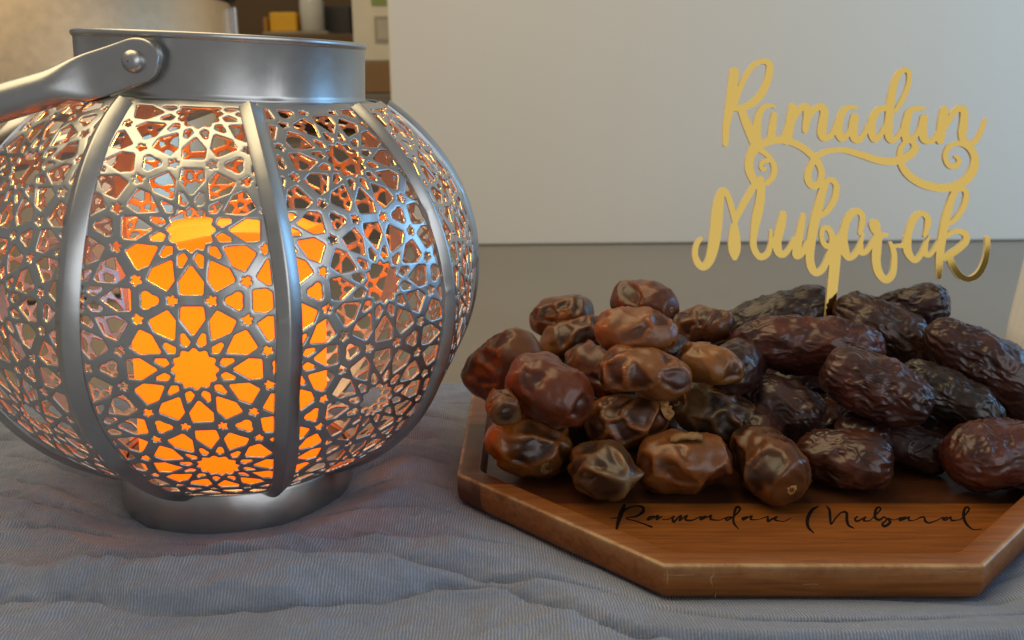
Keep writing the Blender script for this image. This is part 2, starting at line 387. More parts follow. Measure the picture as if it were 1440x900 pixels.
def build_panel(k, phase, cell, xph=0.):
    a0 = RIBS[k]; a1 = RIBS[k+1] if k+1 < len(RIBS) else RIBS[0]+360
    mid, half = (a0+a1)/2, math.radians((a1-a0)/2)
    wmax = PR*math.sin(half)
    nx = int(2*wmax/cell)+3; ny = int(ARC/cell)+3
    xs = (np.arange(nx)-(nx-1)/2)*cell; ys = (np.arange(ny)-1)*(ARC/(ny-3))
    X, Y = np.meshgrid(xs, ys)
    h = np.interp(Y, _arc, _h); hw = prof_r(h)*math.sin(half)-.0016
    fld = pattern(X-xph, Y-phase)
    ends = np.minimum(Y, ARC-Y)
    fld = np.maximum(fld, np.maximum(.0030-ends, .0020-(hw-np.abs(X))))     # plain margin along the edges
    fld = np.minimum(fld, np.minimum(hw-np.abs(X), ends+1e-4))
    fld[0] = fld[-1] = -1e-3; fld[:, 0] = fld[:, -1] = -1e-3
    pts, faces, segs = marching(fld, xs, ys)
    x, y = pts[:, 0], np.clip(pts[:, 1], 0, ARC)
    d = np.concatenate([fld[fld > 0], np.zeros(len(pts)-(fld > 0).sum())]); rho = .0003
    lift = .00014*(np.sqrt(np.clip(1-(1-np.clip(d, 0, rho)/rho)**2, 0, 1))-1)
    h = np.interp(y, _arc, _h); r = prof_r(h); w = r*math.sin(half)
    dr = np.interp(y, _arc, np.gradient(_r, _arc)); dh = np.interp(y, _arc, np.gradient(_h, _arc))
    q = np.clip(x/w, -1, 1); rad = r*math.cos(half)+.45*r*(1-math.cos(half))*(1-q*q)
    dent = .0005*fbm(np.c_[x*60, y*45, np.full(len(x), k*7.)], 50, 2)
    m = np.radians(mid+twist(h)); e = np.stack([np.sin(m), -np.cos(m)], 1); t = np.stack([np.cos(m), np.sin(m)], 1)
    def place(off):
        rr = rad+off*dh; hh = h-off*dr
        xy = e*rr[:, None]+t*x[:, None]; return np.c_[xy, hh]
    top = place(dent+lift); bot = place(dent-.0007-lift*.3); n = len(top)
    fs = list(faces)+[f[:, ::-1]+n for f in faces]
    fs.append(np.stack([segs[:, 1], segs[:, 0], segs[:, 0]+n, segs[:, 1]+n], 1))
    return mesh('panel', np.r_[top, bot], fs, MAT_PANEL, lantern)
PH = {0: .0150, 1: 0., 2: .0185, 3: .006}
for k in range(len(RIBS)):
    ph = PH.get(k, .0045*k)
    if k == 1: ph = .0785
    if k == 2: ph = .0605
    build_panel(k, ph, .00040 if k < 4 else .00060, {1: .0040, 2: .002}.get(k, 0.))
def build_rib(k):
    n = 120; s = np.linspace(-.001, ARC-.0022, n); h = np.interp(s, _arc, _h); r = prof_r(h)
    dr = np.interp(s, _arc, np.gradient(_r, _arc)); dh = np.interp(s, _arc, np.gradient(_h, _arc))
    a = np.radians(RIBS[k]+twist(h)+.5*np.sin(s*60+k))
    cs = np.array([(-4.3, -1.4), (-4.25, .15), (-3.85, .5), (-.9, 1.95), (-.35, 2.1), (.15, 1.98), (3.8, .1), (4.15, -.2), (4.2, -1.4)])*[.86e-3, 1e-3]
    m = len(cs); V = np.zeros((n, m, 3)); g = 1-.14*np.abs(s/ARC-.5)*2
    weld = np.zeros(n)
    for w in (.24, .40, .57, .73): weld += np.exp(-((s/ARC-w)*ARC/.0013)**2)
    e = np.stack([np.sin(a), -np.cos(a)], 1); t = np.stack([np.cos(a), np.sin(a)], 1)
    for j in range(m):
        off = cs[j, 1]+weld*(.0005 if j == 2 else 0)
        rr = r+off*dh; hh = h-off*dr
        V[:, j, :2] = e*rr[:, None]+t*(cs[j, 0]*g)[:, None]; V[:, j, 2] = hh
    i = np.arange(n-1)[:, None]*m+np.arange(m)[None]; j2 = np.arange(n-1)[:, None]*m+(np.arange(m)[None]+1) % m
    Fq = np.stack([i, j2, j2+m, i+m], 2).reshape(-1, 4)
    caps = [np.arange(m)[::-1][None], (np.arange(m)+(n-1)*m)[None]]
    return sharp(mesh('rib', V.reshape(-1, 3), [Fq]+caps, MAT_METAL, lantern), 38)
for k in range(len(RIBS)): build_rib(k)

RN = .3223*H; ZT = 1.1296*H
nk = [(RN-.0012, HT-.0004), (RN-.0003, HT-.0008), (RN+.0003, HT-.0003), (RN+.0003, HT+.0004), (RN, HT+.0008), (RN, HT+.0018), (RN-.0001, ZT-.0022)]
nk += [(RN+.0007*math.sin(a)-.0001, ZT-.0008-.0010*math.cos(a)) for a in np.linspace(.3, math.pi+1.0, 9)]
nk += [(RN-.0013, ZT-.002), (RN-.0013, HT+.001)]
V, F = lathe(nk, 180, closed=True)
dent = .0004*fbm(V*[45, 45, 60], 5, 2)
ang = np.arctan2(V[:, 0], -V[:, 1]); d0 = np.exp(-((ang-math.radians(33))*RN/.0035)**2-((V[:, 2]-HT-.0035)/.0028)**2)
k = 1+(dent*.35-.0011*d0)/RN; V[:, :2] *= k[:, None]
sharp(mesh('neck', V, F, MAT_METAL, lantern), 60)
rs_ = float(prof_r(np.array(HT)))
V, F = lathe([(RN-.0008, HT-.0002), (RN+.0010, HT-.0001), (rs_-.0006, HT-.0010), (rs_-.0002, HT-.0016), (rs_-.0010, HT-.0019), (RN-.0008, HT-.0010)], 120, closed=True)
sharp(mesh('shoulder', V, F, MAT_METAL, lantern), 60)
RB = .288*H
bs = [(RB-.0012, .0002), (RB+.0001, 0), (RB+.0003, .001), (RB-.0001, .003), (RB, HB-.0008), (RB-.0006, HB), (RB-.0012, HB-.0006)]
V, F = lathe(bs, 160, closed=True); V[:, :2] *= (1+.0003*fbm(V*[50, 50, 90], 8, 2)/RB)[:, None]
sharp(mesh('base', V, F, MAT_METAL, lantern), 60)
V, F = lathe([(.0005, HB-.0012), (RB-.0022, HB-.0012), (RB-.0022, HB-.0022), (.0005, HB-.0022)], 96, closed=True)
mesh('base_plate', V, F, MAT_METAL, lantern)

# bail handle: arm, bend and far arm in one tube with flattened ends
PA = math.radians(-12.5)
def build_handle():
    axis = np.array([math.sin(PA), -math.cos(PA), 0.]); arm = np.array([-math.cos(PA), -math.sin(PA), 0.])
    dz = math.tan(math.radians(19)); hp = ZT-.0088
    RA = RN+.0032; L = .075
    path = []
    FLR = .013
    for s in np.linspace(-.0075, L, 60): path.append((RA+FLR*sstep(0, .06, s), s))
    for t in np.linspace(0, math.pi, 50)[1:-1]: path.append(((RA+FLR)*math.cos(t), L+(RA+FLR)*math.sin(t)))
    for s in np.linspace(L, -.0075, 60): path.append((-(RA+FLR*sstep(0, .06, s)), s))
    path = np.array(path)
    C = path[:, :1]*axis+path[:, 1:]*arm; C[:, 2] = hp-dz*path[:, 1]
    T = np.gradient(C, axis=0); T /= np.linalg.norm(T, axis=1)[:, None]
    dn = -arm*math.sin(math.radians(19))+np.array([0, 0, -math.cos(math.radians(19))]); dn = -np.cross(axis, (arm*math.cos(.3316)+np.array([0, 0, -math.sin(.3316)]))); dn /= np.linalg.norm(dn)
    W = np.repeat(dn[None], len(C), 0); N = np.cross(T, W); N /= np.linalg.norm(N, axis=1)[:, None]
    m = 28; a = np.linspace(0, 2*np.pi, m, endpoint=False); V = []
    for i in range(len(C)):
        s = path[i, 1]; f = sstep(.012, .026, s)
        tip = math.sqrt(max(.02, 1-min(1, max(0., (.0005-s)/.0081))**2))
        wid = (.0066*tip)*(1-f)+.0053*f; th = .0013*(1-f)+.0050*f; ex = .28*(1-f)+1.0*f
        cx = np.sign(np.cos(a))*np.abs(np.cos(a))**ex*wid; cy = np.sign(np.sin(a))*np.abs(np.sin(a))**(max(ex, .5))*th
        V.append(C[i]+W[i]*cx[:, None]+N[i]*cy[:, None])
    V = np.array(V); n = len(C)
    i = np.arange(n-1)[:, None]*m+np.arange(m)[None]; j = np.arange(n-1)[:, None]*m+(np.arange(m)[None]+1) % m
    Fq = np.stack([i, i+m, j+m, j], 2).reshape(-1, 4)
    hd = sharp(mesh('handle', V.reshape(-1, 3), [Fq, np.arange(m)[None], (np.arange(m)[::-1]+(n-1)*m)[None]], MAT_METAL, lantern), 42)
    for sgn in (1, -1):
        Vr, Fr = lathe([(.0032, -.004), (.0033, .0007), (.0031, .0015), (.0025, .0023), (.0014, .0028), (.0002, .0030)], 32)
        e = axis*sgn; t = np.cross([0, 0, 1], e); R = np.stack([t, np.array([0, 0, 1.]), e], 1)
        P = Vr@R.T+axis*sgn*(RA+.0012)+np.array([0, 0, hp])
        mesh('rivet', P, Fr, MAT_METAL, hd)
        Vw, Fw = lathe([(.0006, -.0022), (.0062, -.0022), (.0062, -.0036), (.0006, -.0036)], 40, closed=True)
        mesh('washer', Vw@R.T+axis*sgn*(RA+.0012)+np.array([0, 0, hp]), Fw, MAT_METAL, hd)
build_handle()

# ------------------------------------------------------------------ candle inside
def build_candle():
    RC = .0338; n = 120; a = np.linspace(0, 2*np.pi, n, endpoint=False)
    rim = .0850+.0032*np.sin(a+.2)+.0016*np.sin(2*a+1.1)+.0009*np.sin(5*a)
    rows = [(RC-.001, np.zeros(n)), (RC, np.full(n, .001))]+[(RC, .001+(rim-.003)*t) for t in np.linspace(.1, 1, 12)]
    rows += [(RC-.0006, rim-.0006), (RC-.0018, rim), (RC-.0032, rim-.0006), (RC-.0042, rim-.003), (RC-.0046, rim*0+.073), (RC-.012, rim*0+.0715), (.003, rim*0+.071)]
    V = np.concatenate([np.stack([r*np.sin(a), -r*np.cos(a), z], 1) for r, z in rows]); k = len(rows)
    i = np.arange(k-1)[:, None]*n+np.arange(n)[None]; j = np.arange(k-1)[:, None]*n+(np.arange(n)[None]+1) % n
    Fq = np.stack([i, j, j+n, i+n], 2).reshape(-1, 4)
    root = empty('led_candle'); root.matrix_world = Ml @ Matrix.Translation((-.0012, -.001, HB-.0009))
    tag(root, 'glowing orange flameless pillar candle standing inside the pierced lantern', 'candle')
    mesh('wax_body', V, [Fq, np.arange(n)[::-1][None], (np.arange(n)+(k-1)*n)[None]], MAT_CANDLE, root)
    Vf, Ff = lathe([(.0002, .086), (.0014, .083), (.0028, .079), (.0030, .076), (.0022, .0725), (.0010, .0705)], 20)
    mesh('flame_tip', Vf, Ff, MAT_CANDLE, root)
    l = bpy.data.lights.new('candle_glow', 'POINT'); l.energy = .32; l.color = (1., .38, .08); l.shadow_soft_size = .012
    lo = bpy.data.objects.new('candle_glow', l); lo.location = (0, 0, .10); link(lo, root)
build_candle()

# ------------------------------------------------------------------ octagonal wooden tray
def oct_loop(inset, rc, n=10):
    a = APO-inset; R = a/math.cos(math.pi/8); pts = []
    rc = max(rc, 1e-4); off = rc/math.cos(math.pi/8)
    for k in range(8):
        an = math.radians(22.5+45*k); c = np.array([math.cos(an), math.sin(an)])*(R-off)
        for t in np.linspace(-22.5, 22.5, n):
            b = an+math.radians(t); pts.append(c+rc*np.array([math.cos(b), math.sin(b)]))
    return np.array(pts)
FLOOR_Z = .0045
def build_tray():
    rings = [(.0042, 0., .003, 0), (.0018, .0006, .002, 0), (.0006, .0020, .0018, .1), (.0002, .0036, .0015, 0), (0, .0060, .0014, 0), (0, .0106, .0014, .35),
             (.0001, .0114, .0014, 1.), (.0005, TZ, .0014, 1.), (.0016, TZ, .0014, .1), (.0072, TZ, .006, 0), (.0080, TZ-.0003, .0075, .15), (.0085, TZ-.0012, .008, 0), (.0092, FLOOR_Z+.0014, .009, 0), (.0099, FLOOR_Z+.0004, .010, 0), (.0112, FLOOR_Z, .010, 0)]
    V = []; wear = []
    for ins, z, rc, w in rings:
        p = oct_loop(ins, rc); V.append(np.c_[p, np.full(len(p), z)]); wear += [w]*len(p)
    n = len(V[0]); k = len(rings)
    V = np.concatenate(V)
    root = empty('serving_tray', (TC[0], TC[1], 0)); root.rotation_euler[2] = TROT
    tag(root, 'octagonal wooden serving tray with burnt script lettering, heaped with dates', 'tray')
    cuts = [-1, .2925-TC[1], .352-TC[1], .412-TC[1], 1]
    first = None
    for c in range(4):
        bm = bmesh.new(); wl = bm.verts.layers.float.new('wear')
        vs_ = []
        for p, w in zip(V, wear):
            v = bm.verts.new(p); v[wl] = w; vs_.append(v)
        for r in range(k-1):
            for j in range(n):
                bm.faces.new((vs_[r*n+j], vs_[r*n+(j+1) % n], vs_[(r+1)*n+(j+1) % n], vs_[(r+1)*n+j]))
        bm.faces.new([vs_[j] for j in range(n)][::-1]); bm.faces.new([vs_[(k-1)*n+j] for j in range(n)])
        for yv, sg in ((cuts[c]+.00004, -1), (cuts[c+1]-.00004, 1)):
            if abs(yv) > .5: continue
            g = bm.verts[:]+bm.edges[:]+bm.faces[:]
            r = bmesh.ops.bisect_plane(bm, geom=g, plane_co=(0, yv, 0), plane_no=(0, sg, 0), clear_outer=True)
            ed = [e for e in r['geom_cut'] if isinstance(e, bmesh.types.BMEdge)]
            bmesh.ops.contextual_create(bm, geom=ed)
        for f in bm.faces: f.smooth = True
        me = bpy.data.meshes.new('plank'); bm.to_mesh(me); bm.free(); me.materials.append(WOODS[c])
        o = sharp(link(bpy.data.objects.new('plank', me), root), 28)
        first = first or o
    return root, first
tray, front_plank = build_tray()

# ------------------------------------------------------------------ script lettering (strokes: x, y, half width in photo pixels)
def zoomed(ox, oy, s, strokes): return [[(ox+x/s, oy+y/s, w/s) for x, y, w in st] for st in strokes]
def smooth_stroke(st, sub=7):
    P = np.array(st, float); n = len(P)
    if n < 3: return np.array([P[0]+(P[-1]-P[0])*t for t in np.linspace(0, 1, sub*2)])
    Q = np.r_[[2*P[0]-P[1]], P, [2*P[-1]-P[-2]]]; out = []
    for i in range(1, n):
        a, b, c, d = Q[i-1], Q[i], Q[i+1], Q[i+2]
        for t in np.linspace(0, 1, sub, endpoint=False):
            out.append(.5*(2*b+(c-a)*t+(2*a-5*b+4*c-d)*t*t+(3*b-a-3*c+d)*t**3))
    out.append(P[-1]); out = np.array(out); out[:, 2] = np.maximum(out[:, 2], .3); return out
def stroke_field(strokes, X, Y):
    D = np.full(X.shape, 1e9)
    for st in strokes:
        p = smooth_stroke(st)
        for a, b in zip(p[:-1], p[1:]):
            r = max(a[2], b[2])+4
            x0, x1 = min(a[0], b[0])-r, max(a[0], b[0])+r; y0, y1 = min(a[1], b[1])-r, max(a[1], b[1])+r
            i0, i1 = np.searchsorted(X[0], [x0, x1]); j0, j1 = np.searchsorted(Y[:, 0], [y0, y1])
            if i1 <= i0 or j1 <= j0: continue
            xx = X[j0:j1, i0:i1]; yy = Y[j0:j1, i0:i1]; e = b[:2]-a[:2]; L = e@e+1e-9
            t = np.clip(((xx-a[0])*e[0]+(yy-a[1])*e[1])/L, 0, 1)
            d = np.hypot(xx-a[0]-e[0]*t, yy-a[1]-e[1]*t)-(a[2]+(b[2]-a[2])*t)
            D[j0:j1, i0:i1] = np.minimum(D[j0:j1, i0:i1], d)
    return -D
TOP = zoomed(1000, 70, 6, [
    [(195, 185, 40), (180, 330, 42), (155, 500, 38), (130, 640, 30), (122, 795, 24)],
    [(195, 490, 22), (240, 340, 24), (300, 210, 24), (370, 120, 24), (440, 96, 24), (490, 115, 28), (494, 190, 30), (468, 285, 32), (410, 390, 34), (335, 458, 32), (250, 492, 28), (195, 495, 22)],
    [(255, 500, 32), (300, 620, 38), (355, 740, 45), (395, 820, 45)],
    [(538, 482, 12), (500, 470, 18), (440, 490, 26), (402, 560, 30), (388, 660, 34), (395, 750, 30)],
    [(535, 548, 26), (520, 640, 32), (508, 740, 34)], [(395, 775, 24), (450, 775, 20), (505, 750, 22), (560, 750, 22), (605, 735, 18), (640, 650, 18)],
    [(690, 482, 34), (675, 580, 38), (655, 700, 38), (640, 765, 38)],
    [(690, 600, 22), (730, 530, 24), (775, 482, 30), (808, 490, 34), (812, 560, 32), (800, 640, 29), (796, 682, 24)],
    [(815, 600, 20), (865, 510, 26), (925, 480, 32), (957, 520, 34), (945, 620, 38), (935, 700, 38), (955, 745, 30), (1005, 730, 25), (1045, 670, 22), (1070, 600, 22)],
    [(1195, 482, 16), (1135, 500, 25), (1088, 580, 32), (1076, 680, 36), (1102, 748, 29), (1150, 720, 22), (1190, 650, 20)],
]) + zoomed(1190, 80, 4.5, [
    [(62, 318, 12), (20, 318, 15), (-20, 335, 18)],
    [(55, 382, 26), (45, 440, 28), (52, 510, 26), (82, 525, 20), (115, 490, 16), (140, 440, 16)],
    [(250, 325, 18), (205, 335, 22), (170, 390, 24), (160, 460, 26), (180, 520, 22), (215, 500, 16), (250, 440, 16)],
    [(310, 345, 12), (340, 300, 15), (378, 230, 16), (398, 160, 15), (398, 100, 15), (372, 82, 17), (335, 105, 20), (305, 170, 22), (285, 270, 25), (274, 380, 26), (268, 480, 26), (285, 525, 22), (320, 515, 16), (350, 470, 14)],
    [(495, 326, 12), (450, 326, 16), (405, 345, 22), (385, 400, 25), (375, 470, 28), (388, 525, 24), (440, 500, 15), (470, 450, 14)],
    [(495, 388, 26), (485, 450, 27), (492, 515, 25), (520, 535, 18), (555, 525, 16), (585, 480, 16)],
    [(622, 335, 26), (610, 430, 31), (595, 530, 24)],
    [(640, 430, 14), (670, 370, 18), (710, 328, 22), (745, 338, 23), (747, 410, 26), (737, 480, 26), (747, 533, 22), (790, 550, 18), (830, 520, 16), (860, 460, 14), (882, 395, 10)],
    [(-48, 587, 18), (0, 592, 19), (100, 620, 22), (200, 652, 24), (290, 662, 25), (360, 645, 25), (420, 608, 25), (438, 568, 22), (415, 535, 16), (380, 537, 14), (350, 572, 16), (342, 620, 18), (352, 682, 22), (392, 742, 25), (460, 792, 26), (540, 820, 27), (620, 830, 27), (700, 814, 27), (765, 773, 28), (806, 710, 28), (815, 640, 24), (790, 582, 23), (742, 552, 18), (690, 550, 15), (646, 577, 16), (629, 630, 16), (648, 683, 16), (685, 694, 17), (715, 670, 16), (708, 637, 13), (692, 632, 10)],
]) + zoomed(960, 190, 4.286, [
    [(440, 70, 34), (408, 130, 26), (402, 200, 26), (425, 262, 25), (455, 300, 26)],
    [(465, 85, 18), (520, 128, 16), (553, 190, 18), (545, 250, 18), (510, 290, 16)],
    [(525, 150, 14), (485, 160, 14), (472, 188, 12), (488, 208, 13), (500, 196, 9)],
    [(440, 75, 28), (490, 52, 22), (560, 34, 19), (640, 37, 21), (720, 72, 21), (790, 130, 22), (830, 190, 20), (838, 250, 20), (815, 300, 20), (780, 303, 22), (756, 260, 22), (766, 200, 20), (800, 142, 20), (850, 104, 18), (900, 92, 17), (942, 88, 17)],
    [(110, 625, 13), (85, 660, 16), (75, 720, 18), (95, 775, 22), (130, 793, 23), (165, 750, 28), (188, 660, 34), (202, 550, 36), (212, 440, 34), (228, 360, 26), (252, 332, 18), (277, 375, 18), (300, 450, 18), (318, 520, 18)],
    [(312, 555, 24), (312, 620, 36), (313, 690, 36), (314, 738, 18)],
    [(320, 505, 20), (370, 412, 20), (430, 310, 22), (470, 270, 24)],
    [(475, 300, 25), (467, 400, 28), (446, 500, 29), (430, 600, 21), (430, 680, 20), (465, 733, 20), (510, 718, 18), (530, 660, 14), (532, 575, 10)],
    [(607, 477, 22), (592, 550, 28), (570, 640, 27), (577, 700, 26), (605, 720, 20), (640, 690, 16), (672, 630, 16)],
    [(728, 482, 15), (715, 550, 22), (697, 640, 26), (687, 720, 26), (720, 710, 20), (750, 650, 16)],
    [(822, 492, 14), (870, 460, 18), (915, 390, 20), (928, 310, 18), (905, 272, 18), (872, 277, 17), (845, 335, 24), (820, 430, 27), (795, 530, 28), (775, 640, 28), (767, 740, 26), (782, 808, 25), (812, 830, 21), (850, 800, 20), (880, 730, 18), (900, 670, 16)],
]) + zoomed(1120, 230, 4.09, [
    [(215, 480, 24), (205, 410, 18), (180, 371, 16), (152, 377, 14), (147, 425, 14), (165, 468, 16), (200, 480, 18)],
    [(228, 455, 34), (222, 560, 32), (208, 720, 30), (194, 870, 28), (170, 1130, 28)],
    [(225, 450, 26), (262, 410, 20), (290, 330, 22), (320, 287, 22), (355, 274, 19), (380, 300, 17), (378, 350, 17), (368, 400, 13)],
    [(280, 370, 22), (268, 430, 26), (276, 495, 28), (300, 540, 19), (335, 525, 18), (362, 480, 15), (385, 405, 9)],
    [(372, 470, 14), (366, 500, 20), (388, 514, 16), (418, 488, 15), (445, 440, 15), (470, 400, 14)],
    [(450, 350, 32), (455, 372, 30)], [(460, 385, 26), (480, 412, 18), (522, 409, 11)],
    [(475, 420, 20), (463, 490, 27), (460, 565, 25), (477, 632, 24), (516, 670, 20), (553, 640, 19), (564, 560, 17), (560, 505, 16), (542, 458, 11)],
    [(555, 478, 11), (612, 470, 9)],
]) + zoomed(1220, 230, 5, [
    [(230, 582, 14), (262, 570, 16), (290, 490, 25), (312, 420, 25), (345, 368, 24), (385, 350, 20), (424, 380, 22), (424, 440, 22), (404, 508, 13)],
    [(282, 520, 28), (280, 600, 30), (305, 658, 25), (340, 680, 20), (378, 640, 18), (408, 570, 15), (436, 512, 9)],
    [(412, 570, 16), (400, 620, 25), (430, 645, 17), (460, 620, 16), (500, 560, 16)],
    [(572, 425, 14), (620, 390, 18), (670, 320, 20), (696, 240, 20), (690, 192, 19), (655, 178, 19), (615, 200, 22), (577, 300, 27), (550, 400, 29), (527, 520, 29), (512, 620, 28), (506, 700, 25), (505, 800, 17)],
    [(560, 512, 14), (600, 482, 18), (650, 477, 20), (694, 502, 24), (690, 550, 25), (640, 600, 25), (580, 640, 26), (545, 662, 24)],
    [(580, 660, 24), (602, 720, 24), (650, 788, 24), (715, 813, 20), (780, 780, 22), (825, 700, 22), (845, 600, 19), (845, 525, 18)],
])
TOP_LEAN = math.radians(5)
def build_topper():
    step = .62
    xs = np.arange(966, 1400, step); ys = np.arange(74, 512, step); X, Y = np.meshgrid(xs, ys)
    fld = stroke_field(TOP, X, Y); fld[0] = fld[-1] = -1; fld[:, 0] = fld[:, -1] = -1
    pts, faces, segs = marching(fld, xs, ys)
    O = np.array([0, .377, .045]); n = np.array([0, -math.cos(TOP_LEAN), math.sin(TOP_LEAN)])
    D = FW[None]+RT[None]*((pts[:, :1]-720)/FPX)+DN[None]*((pts[:, 1:]-450)/FPX)
    P = CAM+D*(((O-CAM)@n)/(D@n))[:, None]
    d = np.concatenate([fld[fld > 0], np.zeros(len(pts)-(fld > 0).sum())])
    Pf = P
    N = len(P); fs = [f[:, ::-1] for f in faces]+[f+N for f in faces]+[np.stack([segs[:, 0], segs[:, 1], segs[:, 1]+N, segs[:, 0]+N], 1)]
    o = sharp(mesh('cake_topper', np.r_[Pf, P-n*.0016], fs, MAT_GOLD), 50)
    o.data.materials.append(MAT_GOLD_EDGE); nf = sum(len(f) for f in faces); mi = np.zeros(len(o.data.polygons), np.int32); mi[nf:] = 1; mi[:nf-len(faces[-1])] = 1; o.data.polygons.foreach_set('material_index', mi)
    tag(o, 'gold mirror script topper reading Ramadan Mubarak stuck among the dates', 'topper')
build_topper()

BURN = zoomed(850, 690, 5.333, [
    [(150, 108, 10), (125, 170, 18), (105, 230, 15), (90, 288, 9)], [(42, 206, 2), (90, 203, 4), (125, 196, 3)],
    [(112, 192, 5), (160, 140, 7), (230, 115, 4), (285, 122, 9), (290, 155, 12), (240, 190, 7), (160, 205, 3), (230, 225, 4), (300, 250, 5), (355, 270, 7)],
    [(372, 189, 5), (335, 200, 8), (326, 216, 8), (362, 206, 4), (402, 186, 8), (392, 212, 9), (432, 190, 3)],
    [(432, 214, 2), (480, 212, 3), (522, 190, 4), (510, 210, 9), (522, 232, 9), (552, 200, 6), (576, 186, 6), (562, 222, 8), (600, 195, 5), (622, 186, 5), (607, 216, 8), (660, 220, 5), (722, 190, 3)],
    [(760, 190, 6), (722, 204, 8), (724, 216, 6), (772, 196, 5), (802, 186, 7), (796, 212, 8), (860, 220, 3), (902, 205, 3)],
    [(950, 195, 5), (912, 205, 8), (922, 221, 6), (972, 190, 5), (1016, 142, 8), (1005, 120, 8), (985, 132, 10), (970, 190, 9), (970, 240, 9), (1006, 286, 3)],
    [(1072, 195, 6), (1036, 205, 8), (1042, 218, 6), (1082, 196, 5), (1107, 190, 6), (1097, 213, 7), (1150, 215, 2), (1222, 192, 4)],
    [(1225, 195, 8), (1226, 226, 10), (1252, 215, 8), (1292, 195, 6), (1277, 216, 8), (1312, 226, 4), (1350, 228, 3), (1397, 204, 2)],
]) + zoomed(1110, 690, 5.143, [
    [(212, 109, 3), (165, 140, 12), (133, 200, 14), (136, 260, 11), (178, 306, 3)],
    [(268, 109, 3), (290, 140, 10), (296, 200, 10), (303, 240, 6), (340, 190, 6), (380, 155, 5), (414, 160, 10), (416, 210, 12), (430, 250, 9), (467, 270, 3)],
    [(492, 185, 5), (475, 204, 8), (490, 219, 7), (532, 200, 5), (552, 190, 6), (537, 213, 7), (580, 215, 3), (617, 180, 4)],
    [(617, 180, 5), (660, 136, 6), (646, 118, 6), (625, 140, 11), (620, 190, 11), (650, 210, 8), (685, 190, 6), (702, 210, 5), (672, 240, 8), (692, 255, 10), (730, 226, 10), (712, 200, 6), (760, 210, 2), (802, 195, 4)],
    [(842, 190, 5), (802, 200, 8), (802, 213, 7), (842, 200, 5), (867, 190, 6), (862, 211, 6), (902, 212, 2), (950, 192, 5), (976, 191, 6), (982, 216, 9), (1010, 232, 5), (1062, 215, 3), (1112, 190, 3)],
    [(1142, 190, 5), (1112, 204, 8), (1132, 211, 5), (1167, 190, 6), (1172, 213, 7), (1220, 210, 3), (1247, 200, 4), (1290, 152, 6), (1300, 126, 7), (1276, 120, 7), (1260, 160, 12), (1266, 210, 11), (1290, 250, 9), (1332, 280, 3), (1390, 276, 2)],
])
def build_burn():
    step = .5
    xs = np.arange(852, 1386, step); ys = np.arange(704, 756, step); X, Y = np.meshgrid(xs, ys)
    fld = stroke_field([[(x, y, w*.9) for x, y, w in s] for s in BURN], X, Y); fld[0] = fld[-1] = -1; fld[:, 0] = fld[:, -1] = -1
    pts, faces, segs = marching(fld, xs, ys)
    P = np.array([on_z(a, b, FLOOR_Z+.00012) for a, b in pts])
    loc = np.c_[tray_local(P), P[:, 2]]; N = len(P)
    B = loc.copy(); B[:, 2] -= .0003
    o = mesh('burnt_lettering', np.r_[loc, B], [f[:, ::-1] for f in faces]+[f+N for f in faces]+[np.stack([segs[:, 0], segs[:, 1], segs[:, 1]+N, segs[:, 0]+N], 1)], MAT_BURN, tray, smooth=False)
    o['label'] = 'burnt black script reading Ramadan Mubarak'
build_burn()
def build_scratches():          # pale chips worn into the front edge of the tray
    n = np.array([math.sin(TROT), -math.cos(TROT), 0.]); O = np.array([TC[0], TC[1], 0])+n*(APO+.00004)
    marks = [[(1004, 801, .35), (1003, 809, .8), (999.5, 814, 1.1), (1002, 824, .3)], [(1006, 834, .3), (1006, 840, .5)], [(934, 808.5, .3), (955, 809, .55), (976, 808, .25)],
             [(938, 800, .5), (939, 812, .9), (938, 822, .4)], [(1338, 803, .3), (1350, 804, .7), (1362, 803.5, .3)], [(1130, 822, .2), (1142, 821.5, .4), (1150, 822, .2)]]
    for st in marks:
        A = np.array(st); x0, y0 = A[:, :2].min(0)-3; x1, y1 = A[:, :2].max(0)+3
        xs = np.arange(x0, x1, .25); ys = np.arange(y0, y1, .25); X, Y = np.meshgrid(xs, ys)
        fld = stroke_field([st], X, Y)+.25*perlin(np.c_[X.ravel()*.9, Y.ravel()*.9, 0*X.ravel()], 3).reshape(X.shape)
        fld[0] = fld[-1] = -1; fld[:, 0] = fld[:, -1] = -1
        pts, faces, segs = marching(fld, xs, ys)
        if not len(pts): continue
        D = np.array([ray(a, b) for a, b in pts]); P = CAM+D*(((O-CAM)@n)/(D@n))[:, None]
        Q = np.r_[P, P-n*.0003]; N = len(P); loc = np.c_[tray_local(Q), Q[:, 2]]
        mesh('scratch', loc, [f[:, ::-1] for f in faces]+[f+N for f in faces]+[np.stack([segs[:, 0], segs[:, 1], segs[:, 1]+N, segs[:, 0]+N], 1)], MAT_CHIP, tray)
MAT_CHIP = plain('bare_chipped_wood', (.34, .20, .085), .7, .4, 900)
build_scratches()

